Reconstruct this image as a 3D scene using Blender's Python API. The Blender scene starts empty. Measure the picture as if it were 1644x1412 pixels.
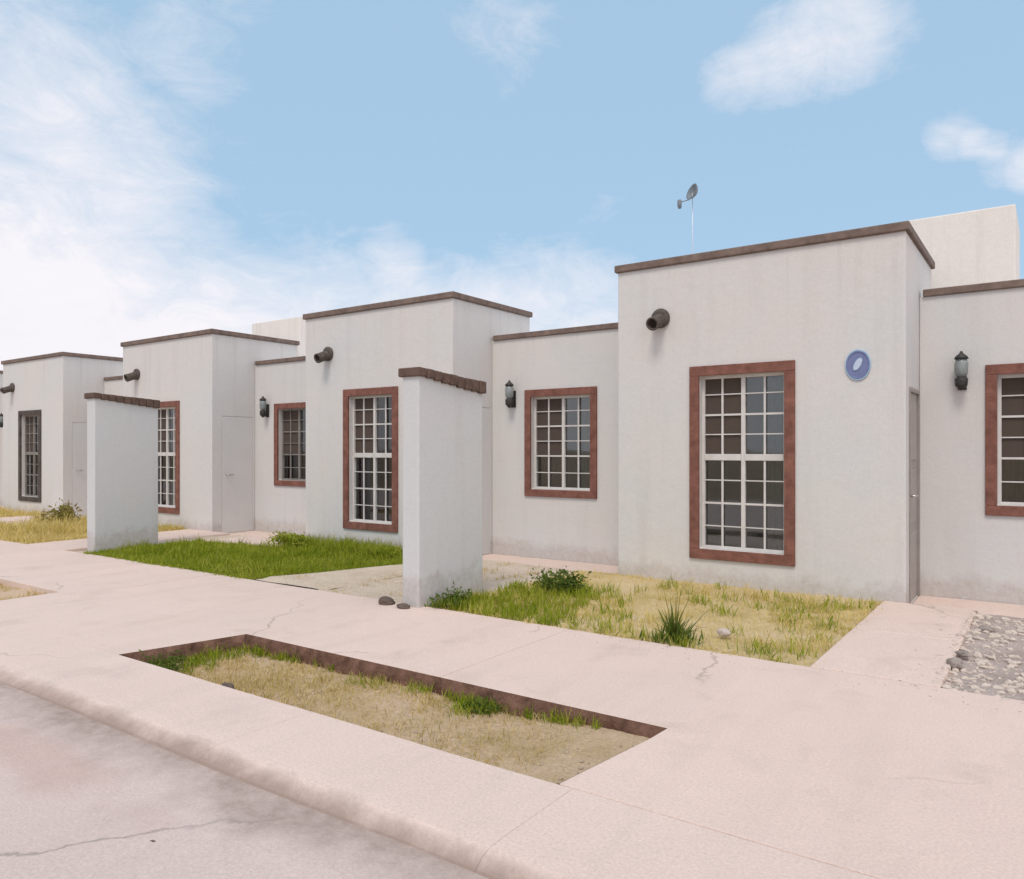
import bpy, bmesh, math, random
import numpy as np
from mathutils import Vector, Matrix, noise as mnoise

S = bpy.context.scene
C = S.collection
R = math.radians
rng = random.Random(11)
nr = np.random.default_rng(5)

# ------------------------------------------------------------------ camera
cam = bpy.data.cameras.new('camera')
cam.sensor_width = 36.0
cam.lens = 36.0 * 1230.0 / 1644.0
cam.shift_y = 17.0 / 1644.0
cam.clip_end = 6000
co = bpy.data.objects.new('camera', cam)
C.objects.link(co)
co.location = (0, 0, 1.45)
co.rotation_euler = (R(90), 0, R(35.21))
S.camera = co

# ------------------------------------------------------------------ materials
def new_mat(name):
    m = bpy.data.materials.new(name)
    m.use_nodes = True
    nt = m.node_tree
    b = nt.nodes['Principled BSDF']
    return m, nt, b

class N:
    """tiny node helper"""
    def __init__(s, nt): s.nt = nt
    def n(s, t, **k):
        x = s.nt.nodes.new(t)
        for a, v in k.items(): setattr(x, a, v)
        return x
    def l(s, a, b): s.nt.links.new(a, b)
    def pos(s): return s.n('ShaderNodeNewGeometry').outputs['Position']
    def noise(s, vec, scale, detail=4, rough=.55, dist=0, mapscale=None):
        if mapscale:
            mp = s.n('ShaderNodeMapping'); mp.inputs['Scale'].default_value = mapscale
            s.l(vec, mp.inputs['Vector']); vec = mp.outputs['Vector']
        x = s.n('ShaderNodeTexNoise')
        x.inputs['Scale'].default_value = scale; x.inputs['Detail'].default_value = detail
        x.inputs['Roughness'].default_value = rough; x.inputs['Distortion'].default_value = dist
        s.l(vec, x.inputs['Vector'])
        return x.outputs['Fac']
    def ramp(s, fac, stops):
        x = s.n('ShaderNodeValToRGB')
        e = x.color_ramp.elements
        while len(e) < len(stops): e.new(.5)
        for el, (p, c) in zip(e, stops):
            el.position = p
            el.color = (c, c, c, 1) if isinstance(c, (int, float)) else (*c, 1)
        s.l(fac, x.inputs['Fac'])
        return x.outputs['Color']
    def mix(s, fac, a, b, mode='MIX'):
        x = s.n('ShaderNodeMix', data_type='RGBA', blend_type=mode)
        for sock, v in ((x.inputs[0], fac), (x.inputs[6], a), (x.inputs[7], b)):
            if isinstance(v, (int, float)): sock.default_value = v
            elif isinstance(v, tuple): sock.default_value = (*v, 1)
            else: s.l(v, sock)
        return x.outputs[2]
    def math(s, op, a, b=0.0, clamp=False):
        x = s.n('ShaderNodeMath', operation=op, use_clamp=clamp)
        for sock, v in ((x.inputs[0], a), (x.inputs[1], b)):
            if isinstance(v, (int, float)): sock.default_value = v
            else: s.l(v, sock)
        return x.outputs[0]
    def maprange(s, v, a, b, c=0., d=1.):
        x = s.n('ShaderNodeMapRange', clamp=True)
        s.l(v, x.inputs[0])
        for i, q in enumerate((a, b, c, d)): x.inputs[i + 1].default_value = q
        return x.outputs[0]
    def bump(s, h, strength, dist, b):
        x = s.n('ShaderNodeBump'); x.inputs['Strength'].default_value = strength
        x.inputs['Distance'].default_value = dist
        s.l(h, x.inputs['Height']); s.l(x.outputs['Normal'], b.inputs['Normal'])

def stucco(name, base, dirt=(.36, .29, .25), foot_top=.16, warm=(.66, .60, .56)):  # dirt is the darker brown mixed in at the wall foot
    m, nt, b = new_mat(name); h = N(nt)
    p = h.pos()
    big = h.ramp(h.noise(p, .9, 5, .6), [(.35, 0), (.68, 1)])
    col = h.mix(h.math('MULTIPLY', big, .55), base, warm)
    streak = h.ramp(h.noise(p, 1.0, 6, .6, 0, (5.5, 5.5, .35)), [(.52, 0), (.78, 1)])
    col = h.mix(h.math('MULTIPLY', streak, .2), col, (.40, .37, .34))
    drip = h.ramp(h.noise(p, 1.0, 5, .6, 0, (9, 9, .22)), [(.56, 0), (.74, 1)])
    zz_ = h.n('ShaderNodeSeparateXYZ'); h.l(p, zz_.inputs[0])
    reach = h.math('ADD', zz_.outputs['Z'], h.math('MULTIPLY', h.noise(p, 3.0, 4, .6, 0, (3, 3, .1)), .8))
    drip = h.math('MULTIPLY', drip, h.maprange(reach, 3.0, 3.75))
    col = h.mix(h.math('MULTIPLY', drip, .2), col, (.30, .26, .23))
    fine = h.ramp(h.noise(p, 38, 5, .7), [(.3, .90), (.7, 1.04)])
    col = h.mix(.7, col, fine, 'MULTIPLY')
    # darker and browner towards the foot of the wall, ragged top edge
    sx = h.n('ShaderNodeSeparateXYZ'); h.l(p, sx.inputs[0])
    edge = h.math('SUBTRACT', h.math('MULTIPLY', h.noise(p, 5.5, 6, .7), foot_top * 2.6), sx.outputs['Z'])
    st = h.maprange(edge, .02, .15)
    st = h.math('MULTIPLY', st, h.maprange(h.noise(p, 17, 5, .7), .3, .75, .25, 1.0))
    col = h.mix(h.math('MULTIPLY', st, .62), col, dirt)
    h.l(col, b.inputs['Base Color'])
    b.inputs['Roughness'].default_value = .93
    b.inputs['Specular IOR Level'].default_value = .2
    hh = h.math('ADD', h.noise(p, 120, 5, .7), h.math('MULTIPLY', h.noise(p, 6, 4), 2.0))
    h.bump(hh, .35, .008, b)
    return m

def plain(name, c1, c2, scale=12, rough=.7, bump=.2, bd=.004, metal=0., spec=.4):
    m, nt, b = new_mat(name); h = N(nt); p = h.pos()
    f = h.noise(p, scale, 6, .65)
    h.l(h.ramp(f, [(.3, c1), (.7, c2)]), b.inputs['Base Color'])
    b.inputs['Roughness'].default_value = rough; b.inputs['Metallic'].default_value = metal
    b.inputs['Specular IOR Level'].default_value = spec
    if bump: h.bump(h.noise(p, scale * 5, 5, .7), bump, bd, b)
    return m

def concrete(name, base, alt, stain, stain_amt=.45, joint=None, cracks=.25, bumpd=.006, road=False):
    m, nt, b = new_mat(name); h = N(nt); p = h.pos()
    f = h.ramp(h.noise(p, .8, 6, .6), [(.3, 0), (.72, 1)])
    col = h.mix(f, base, alt)
    s1 = h.ramp(h.noise(p, 1.7, 8, .68, .4), [(.54, 0), (.78, 1)])
    col = h.mix(h.math('MULTIPLY', s1, stain_amt), col, stain)
    fine = h.ramp(h.noise(p, 70, 6, .75), [(.28, .72), (.72, 1.10)])
    col = h.mix(.8, col, fine, 'MULTIPLY')
    st2 = h.ramp(h.noise(p, 1.0, 7, .65, .3, (3.4, .45, 1)), [(.50, 0), (.75, 1)])
    col = h.mix(h.math('MULTIPLY', st2, stain_amt * .5), col, stain)
    spots = h.ramp(h.noise(p, 9, 3, .5), [(.68, 0), (.78, 1)])
    col = h.mix(h.math('MULTIPLY', spots, .25), col, stain)
    hgt = h.math('ADD', h.noise(p, 95, 6, .75), h.math('MULTIPLY', h.noise(p, 5, 5), 2.5))
    if cracks:
        v = h.n('ShaderNodeTexVoronoi', feature='DISTANCE_TO_EDGE')
        v.inputs['Scale'].default_value = .42
        w = h.n('ShaderNodeVectorMath', operation='ADD'); h.l(p, w.inputs[0])
        nz = h.n('ShaderNodeTexNoise'); nz.inputs['Scale'].default_value = 3; nz.inputs['Detail'].default_value = 6
        h.l(p, nz.inputs['Vector'])
        sc = h.n('ShaderNodeVectorMath', operation='SCALE'); sc.inputs['Scale'].default_value = .35
        h.l(nz.outputs['Color'], sc.inputs[0]); h.l(sc.outputs[0], w.inputs[1])
        h.l(w.outputs[0], v.inputs['Vector'])
        cr = h.maprange(v.outputs['Distance'], .0, .006, 1., 0.)
        gate = h.ramp(h.noise(p, .5, 2), [(.5, 0), (.56, 1)])
        cr = h.math('MULTIPLY', h.math('MULTIPLY', cr, gate), cracks * 2)
        col = h.mix(cr, col, tuple(x * .45 for x in stain))
    if road == 'kerb':
        sx = h.n('ShaderNodeSeparateXYZ'); h.l(p, sx.inputs[0])
        yy = h.math('ADD', sx.outputs['Y'], h.math('MULTIPLY', h.math('SUBTRACT', h.noise(p, 2.2, 8, .75), .5), .22))
        g = h.maprange(yy, 2.15, 2.25, 1., 0.)
        col = h.mix(h.math('MULTIPLY', g, .85), col, (.28, .21, .175))
    elif road:      # washed-in dirt along the gutter and a reddish soil stain
        sx = h.n('ShaderNodeSeparateXYZ'); h.l(p, sx.inputs[0])
        wob = h.math('MULTIPLY', h.math('SUBTRACT', h.noise(p, 1.6, 6, .65), .5), .9)
        yy = h.math('ADD', sx.outputs['Y'], wob)
        g = h.math('MULTIPLY', h.maprange(yy, 1.80, 2.10), h.maprange(yy, 2.5, 2.7, 1., 0.))
        g = h.math('MULTIPLY', g, h.maprange(h.noise(p, 8, 6, .7), .25, .7, .3, 1.))
        col = h.mix(h.math('MULTIPLY', g, .88), col, (.28, .21, .175))
        dx = h.math('MULTIPLY', h.math('ADD', sx.outputs['X'], 4.15), .55)
        dy = h.math('MULTIPLY', h.math('SUBTRACT', sx.outputs['Y'], 1.72), 3.2)
        rr = h.math('SQRT', h.math('ADD', h.math('MULTIPLY', dx, dx), h.math('MULTIPLY', dy, dy)))
        rr = h.math('ADD', rr, h.math('MULTIPLY', h.math('SUBTRACT', h.noise(p, 2.5, 6, .7), .5), 1.4))
        rs = h.maprange(rr, .25, .75, 1., 0.)
        col = h.mix(h.math('MULTIPLY', rs, .3), col, (.42, .235, .18))
    h.l(col, b.inputs['Base Color'])
    b.inputs['Roughness'].default_value = .9
    b.inputs['Specular IOR Level'].default_value = .25
    h.bump(hgt, .55, bumpd, b)
    return m

def soil(name, c1, c2, c3, scale=2.2):
    m, nt, b = new_mat(name); h = N(nt); p = h.pos()
    col = h.ramp(h.noise(p, scale, 8, .7), [(.3, c1), (.52, c2), (.72, c3)])
    g = h.ramp(h.noise(p, 60, 6, .8), [(.3, .6), (.7, 1.15)])
    col = h.mix(.8, col, g, 'MULTIPLY')
    h.l(col, b.inputs['Base Color']); b.inputs['Roughness'].default_value = 1.
    b.inputs['Specular IOR Level'].default_value = .1
    h.bump(h.math('ADD', h.noise(p, 90, 5, .8), h.math('MULTIPLY', h.noise(p, 12, 5), 2.)), .9, .02, b)
    return m

def foliage(name, cols, scale=1.5, transl=.35):
    """cols: list of colours picked by world noise mixed with a per-blade tone attribute"""
    m, nt, b = new_mat(name); h = N(nt); p = h.pos()
    at = h.n('ShaderNodeAttribute', attribute_name='tone')
    f = h.math('ADD', h.math('MULTIPLY', h.noise(p, scale, 4, .6), .75), h.math('MULTIPLY', at.outputs['Fac'], .42))
    k = len(cols)
    col = h.ramp(f, [(.25 + .55 * i / max(1, k - 1), c) for i, c in enumerate(cols)])
    h.l(col, b.inputs['Base Color']); b.inputs['Roughness'].default_value = .6
    b.inputs['Specular IOR Level'].default_value = .25
    tr = h.n('ShaderNodeBsdfTranslucent'); h.l(col, tr.inputs['Color'])
    mx = h.n('ShaderNodeMixShader'); mx.inputs[0].default_value = transl
    h.l(b.outputs[0], mx.inputs[1]); h.l(tr.outputs[0], mx.inputs[2])
    h.l(mx.outputs[0], nt.nodes['Material Output'].inputs['Surface'])
    return m

def glass_mat():
    m, nt, b = new_mat('window_glass'); h = N(nt)
    nt.nodes.remove(b)
    t = h.n('ShaderNodeBsdfTransparent'); t.inputs[0].default_value = (.72, .76, .76, 1)
    g = h.n('ShaderNodeBsdfGlossy'); g.inputs['Roughness'].default_value = .03
    g.inputs[0].default_value = (.9, .9, .9, 1)
    fr = h.n('ShaderNodeFresnel'); fr.inputs['IOR'].default_value = 1.5
    bmp = h.n('ShaderNodeBump'); bmp.inputs['Strength'].default_value = .08; bmp.inputs['Distance'].default_value = .01
    h.l(h.noise(h.pos(), 2.5, 2), bmp.inputs['Height'])
    h.l(bmp.outputs[0], g.inputs['Normal'])
    mx = h.n('ShaderNodeMixShader')
    h.l(h.math('ADD', h.math('MULTIPLY', fr.outputs[0], 1.0),  .06), mx.inputs[0])
    h.l(t.outputs[0], mx.inputs[1]); h.l(g.outputs[0], mx.inputs[2])
    h.l(mx.outputs[0], nt.nodes['Material Output'].inputs['Surface'])
    return m

def screen_mat():
    m, nt, b = new_mat('insect_screen'); h = N(nt)
    b.inputs['Base Color'].default_value = (.085, .062, .05, 1); b.inputs['Roughness'].default_value = .9
    t = h.n('ShaderNodeBsdfTransparent')
    mx = h.n('ShaderNodeMixShader'); mx.inputs[0].default_value = .85
    h.l(t.outputs[0], mx.inputs[1]); h.l(b.outputs[0], mx.inputs[2])
    h.l(mx.outputs[0], nt.nodes['Material Output'].inputs['Surface'])
    return m

M = dict(
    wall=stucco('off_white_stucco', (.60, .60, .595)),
    fin=stucco('garden_wall_stucco', (.56, .575, .58), foot_top=.26, warm=(.59, .57, .55)),
    tank=stucco('cream_stucco', (.76, .70, .65), foot_top=0.0, warm=(.78, .73, .69)),
    trim=plain('dark_roof_trim', (.115, .080, .066), (.225, .165, .138), 9, .85, .4, .006),
    surround=plain('red_brown_window_border', (.14, .062, .047), (.27, .122, .094), 10, .9, .8, .01, spec=.2),
    aludark=plain('weathered_aluminium', (.16, .145, .135), (.26, .24, .22), 6, .5, 0),
    darkborder=plain('dark_brown_window_border', (.055, .045, .04), (.12, .10, .09), 7, .9, .5, .006, spec=.2),
    alu=plain('white_aluminium', (.52, .495, .475), (.64, .62, .60), 6, .45, 0),
    glass=glass_mat(),
    screen=screen_mat(),
    curtain=plain('pale_curtain', (.24, .245, .24), (.36, .365, .355), 3, .95, 0),
    curtain_brown=plain('brown_curtain', (.13, .075, .05), (.22, .13, .09), 3, .95, 0),
    clay=plain('dark_clay_spout', (.05, .042, .036), (.12, .095, .08), 20, .8, .4, .004),
    iron=plain('black_iron', (.02, .019, .018), (.045, .04, .035), 20, .5, .1, .002),
    lampglass=plain('frosted_lamp_glass', (.17, .19, .19), (.28, .31, .31), 12, .25, 0),
    door=plain('grey_brown_door', (.30, .265, .245), (.38, .345, .32), 3, .55, .1, .003),
    doorpale=plain('pale_painted_door', (.58, .575, .57), (.62, .61, .605), 3, .8, .1, .003),
    doorframe=plain('door_frame_paint', (.24, .21, .195), (.32, .285, .265), 4, .6, .1, .003),
    chrome=plain('worn_metal', (.45, .44, .42), (.6, .59, .57), 10, .35, 0, metal=1.),
    blue=plain('blue_enamel', (.13, .16, .30), (.17, .20, .36), 14, .3, 0),
    pale=plain('pale_enamel', (.38, .48, .62), (.50, .58, .70), 14, .35, 0),
    paleblue=plain('light_blue_enamel', (.26, .40, .55), (.36, .50, .64), 14, .35, 0),
    galv=plain('galvanised_pipe', (.55, .57, .6), (.7, .72, .74), 20, .4, 0, metal=.3),
    dish=plain('weathered_grey_dish', (.14, .165, .19), (.22, .245, .27), 12, .6, .1, .002),
    tile=plain('brown_roof_tile', (.065, .042, .033), (.16, .10, .075), 14, .85, .5, .006),
    mortar=plain('cream_mortar', (.58, .50, .42), (.68, .60, .52), 8, .95, .4, .006),
    walk=concrete('sidewalk_concrete', (.73, .575, .505), (.67, .535, .47), (.46, .37, .30), .5),
    kerb=concrete('kerb_concrete', (.69, .545, .48), (.73, .58, .51), (.42, .36, .32), .45, cracks=.15, road='kerb'),
    drive=concrete('driveway_concrete', (.69, .54, .475), (.73, .58, .505), (.48, .39, .335), .5, cracks=.18),
    road=concrete('road_concrete', (.63, .51, .465), (.67, .545, .50), (.44, .385, .35), .5, cracks=.3, bumpd=.01, road=True),
    earth=soil('dry_earth', (.30, .22, .15), (.40, .31, .22), (.50, .41, .31)),
    strip=soil('strip_soil', (.56, .41, .21), (.74, .55, .36), (.80, .60, .48), 1.7),
    bed=soil('yard_soil', (.60, .46, .20), (.76, .59, .33), (.82, .66, .46), 1.4),
    lawnsoil=soil('lawn_soil', (.12, .14, .03), (.19, .20, .05), (.28, .26, .09), 1.5),
    gravel=soil('gravel_fines', (.48, .39, .345), (.60, .50, .455), (.70, .59, .54), 3),
    cutedge=plain('soil_stained_brick_edge', (.085, .045, .032), (.27, .15, .11), 11, .95, 1., .02, spec=.1),
    sandy=soil('sandy_dirt', (.66, .54, .41), (.76, .63, .50), (.82, .68, .56), 2),
    stone=plain('grey_stone', (.38, .31, .275), (.58, .49, .44), 16, .9, .5, .006),
    palestone=plain('pale_stone', (.46, .38, .32), (.62, .53, .46), 16, .9, .5, .006),
    browngrey=plain('brown_grey_stone', (.20, .165, .145), (.34, .29, .26), 16, .9, .5, .006),
    crumb=plain('soil_crumb', (.30, .23, .16), (.46, .37, .28), 16, .95, .5, .004, spec=.1),
    darkstone=plain('dark_stone', (.075, .055, .045), (.15, .11, .09), 20, .9, .5, .006),
    green=foliage('lawn_green', [(.13, .185, .005), (.205, .28, .010), (.30, .345, .020), (.42, .41, .07)]),
    dry=foliage('dry_grass', [(.36, .32, .05), (.56, .46, .12), (.70, .56, .23), (.76, .62, .31)], 1.1),
    olive=foliage('olive_grass', [(.22, .19, .035), (.42, .34, .10), (.62, .47, .21), (.72, .57, .31)], 1.3),
    leaf=foliage('weed_leaf', [(.05, .09, .012), (.09, .14, .02), (.15, .20, .035)], 3),
    leafdry=foliage('straw_leaf', [(.16, .15, .03), (.28, .24, .06), (.40, .33, .12)], 3),
)

# ------------------------------------------------------------------ mesh helpers
def box(bm, x0, x1, y0, y1, z0, z1, mat=None):
    v = [bm.verts.new(p) for p in ((x0, y0, z0), (x1, y0, z0), (x1, y1, z0), (x0, y1, z0),
                                   (x0, y0, z1), (x1, y0, z1), (x1, y1, z1), (x0, y1, z1))]
    fs = [bm.faces.new([v[i] for i in q]) for q in
          ((0, 3, 2, 1), (4, 5, 6, 7), (0, 1, 5, 4), (1, 2, 6, 5), (2, 3, 7, 6), (3, 0, 4, 7))]
    if mat is not None:
        for f in fs: f.material_index = mat
    return v

def tube(bm, pts, radii, seg=12, cap=True):
    rings = []
    for i, p in enumerate(pts):
        p = Vector(p)
        d = (Vector(pts[min(i + 1, len(pts) - 1)]) - Vector(pts[max(i - 1, 0)])).normalized()
        a = d.orthogonal().normalized() if abs(d.z) > .9 else d.cross(Vector((0, 0, 1))).normalized()
        b = d.cross(a)
        r = radii[i] if isinstance(radii, (list, tuple)) else radii
        rings.append([bm.verts.new(p + (a * math.cos(2 * math.pi * k / seg) + b * math.sin(2 * math.pi * k / seg)) * r)
                      for k in range(seg)])
    for A, B in zip(rings, rings[1:]):
        for k in range(seg):
            f = bm.faces.new((A[k], A[(k + 1) % seg], B[(k + 1) % seg], B[k])); f.smooth = True
    if cap:
        bm.faces.new(rings[0][::-1]); bm.faces.new(rings[-1])

def lathe(bm, prof, seg=20, M4=None):
    rings = []
    for r, z in prof:
        rings.append([bm.verts.new((r * math.cos(2 * math.pi * k / seg), r * math.sin(2 * math.pi * k / seg), z)) for k in range(seg)])
    vs = [v for q in rings for v in q]
    for A, B in zip(rings, rings[1:]):
        for k in range(seg):
            f = bm.faces.new((A[k], A[(k + 1) % seg], B[(k + 1) % seg], B[k])); f.smooth = True
    bm.faces.new(rings[0][::-1]); bm.faces.new(rings[-1])
    if M4 is not None: bmesh.ops.transform(bm, matrix=M4, verts=vs)

def obj(name, bm, mats, parent=None, bevel=0., seg=2, loc=None, recalc=True):
    if recalc: bmesh.ops.recalc_face_normals(bm, faces=bm.faces)
    me = bpy.data.meshes.new(name); bm.to_mesh(me); bm.free()
    for m in (mats if isinstance(mats, (list, tuple)) else [mats]): me.materials.append(m)
    o = bpy.data.objects.new(name, me); C.objects.link(o)
    if parent: o.parent = parent
    if loc: o.location = loc
    if bevel:
        b = o.modifiers.new('bevel', 'BEVEL'); b.width = bevel; b.segments = seg
        b.limit_method = 'ANGLE'; b.angle_limit = R(35)
    return o

def tag(o, label, cat=None, group=None, kind=None):
    o['label'] = label
    if cat: o['category'] = cat
    if group: o['group'] = group
    if kind: o['kind'] = kind
    return o

def empty(name, loc):
    o = bpy.data.objects.new(name, None); C.objects.link(o); o.location = loc
    o.empty_display_size = .3
    return o

def carve(o, cuts):
    """cut box-shaped openings and rooms out of a solid wall block (applied, no helpers left)"""
    tmp = []
    for c in cuts:
        bm = bmesh.new(); box(bm, *c); bmesh.ops.recalc_face_normals(bm, faces=bm.faces)
        me = bpy.data.meshes.new('cut'); bm.to_mesh(me); bm.free()
        q = bpy.data.objects.new('cut', me); C.objects.link(q); q.parent = o.parent
        md = o.modifiers.new('cut', 'BOOLEAN'); md.operation = 'DIFFERENCE'; md.object = q; md.solver = 'EXACT'
        tmp.append(q)
    bpy.context.view_layer.update()
    dg = bpy.context.evaluated_depsgraph_get()
    me = bpy.data.meshes.new_from_object(o.evaluated_get(dg))
    o.modifiers.clear(); o.data = me
    for q in tmp: bpy.data.objects.remove(q, do_unlink=True)

def copy_tree(o, parent=None, skip=()):
    c = o.copy(); C.objects.link(c)
    if parent: c.parent = parent
    for ch in list(o.children):
        if ch.name.split('.')[0] in skip: continue
        copy_tree(ch, c, skip)
    return c

# ------------------------------------------------------------------ house
# local origin: right front corner of the tall block, on the ground; +x along the street, +y away from it
def window(parent, x0, x1, z0, z1, yf, tall):
    """opening x0..x1, z0..z1 in a wall whose face is at y = yf"""
    y = yf + .075
    bm = bmesh.new()
    f = .032
    ins = [(x0, x1, z0, z0 + f), (x0, x1, z1 - f, z1), (x0, x0 + f, z0 + f, z1 - f), (x1 - f, x1, z0 + f, z1 - f)]
    for a, b_, c, d in ins: box(bm, a, b_, y, y + .05, c, d)
    xm = (x0 + x1) / 2
    box(bm, xm - .022, xm + .022, y + .003, y + .047, z0 + f, z1 - f)
    zt = z0 + (z1 - z0) * (.53 if tall else .36)
    if tall:
        for a, b_ in ((x0 + f, xm - .022), (xm + .022, x1 - f)): box(bm, a, b_, y - .004, y + .046, zt - .035, zt + .035)
    w = obj('window', bm, M['alu'], parent, .003, 1)
    # painted plaster border round the opening
    bm = bmesh.new(); t = .108 if tall else .10; p = .028
    for a, b_, c, d in ((x0 - t, x1 + t, z1, z1 + t), (x0 - t, x1 + t, z0 - t, z0), (x0 - t, x0, z0, z1), (x1, x1 + t, z0, z1)):
        box(bm, a, b_, yf - p, yf + .01, c, d)
    obj('border', bm, M['surround'], w, .006, 2)
    # security bars just behind the frame plane
    bm = bmesh.new(); g = .0105; yb = y + .008
    for k in (1, 3):
        xx = x0 + (x1 - x0) * k / 4
        box(bm, xx - g, xx + g, yb, yb + .018, z0 + f, z1 - f)
    if tall:
        rows = [(z0 + (zt - z0) * .5, g), (zt + (z1 - zt) * .52, g)]
        rows += [(z0 + (zt - z0) * q, .006) for q in (.25, .75)] + [(zt + (z1 - zt) * q, .006) for q in (.28, .77)]
    else:
        rows = [(z0 + (z1 - z0) * .36, g), (z0 + (z1 - z0) * .68, g), (z0 + (z1 - z0) * .18, .006), (z0 + (z1 - z0) * .52, .006), (z0 + (z1 - z0) * .84, .006)]
    for zz, gg in rows:
        for a, b_ in ((x0 + f, xm - .022), (xm + .022, x1 - f)):
            box(bm, a, b_, yb + .001, yb + .017, zz - gg, zz + gg)
    obj('bars', bm, M['alu'], w)
    bm = bmesh.new(); box(bm, x0 + f * .5, x1 - f * .5, y + .036, y + .041, z0 + f * .5, z1 - f * .5)
    obj('pane', bm, M['glass'], w)
    # insect screen on the upper left sash
    bm = bmesh.new()
    box(bm, x0 + f, xm - .022, y + .0292, y + .0312, (zt + .035) if tall else zt, z1 - f)
    obj('insect_screen', bm, M['screen'], w)
    # curtains inside, gathered in folds
    bm = bmesh.new()
    spans = [(x0 - .05, x0 + (x1 - x0) * .47, M['curtain_brown']), (x1 - (x1 - x0) * .33, x1 + .05, M['curtain'])]
    for i, (a, b_, mm) in enumerate(spans):
        bm = bmesh.new(); n = 40; vs = []
        for k in range(n + 1):
            xx = a + (b_ - a) * k / n
            yy = y + .17 + .028 * math.sin(k * 1.25 + i) + .012 * math.sin(k * .47)
            vs.append([bm.verts.new((xx, yy, z)) for z in ((zt if i == 0 and tall else z0) - .05, z1 + .04)])
        for A, B in zip(vs, vs[1:]):
            q = bm.faces.new((A[0], B[0], B[1], A[1])); q.smooth = True
        o = obj('curtain', bm, mm, w, recalc=False)
    return w

W = (-2.045, -1.125, .365, 2.265)      # tall window opening
V = (.69, 1.65, .90, 2.20)             # wing window opening
WY = .9                                # wing front behind block front

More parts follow.
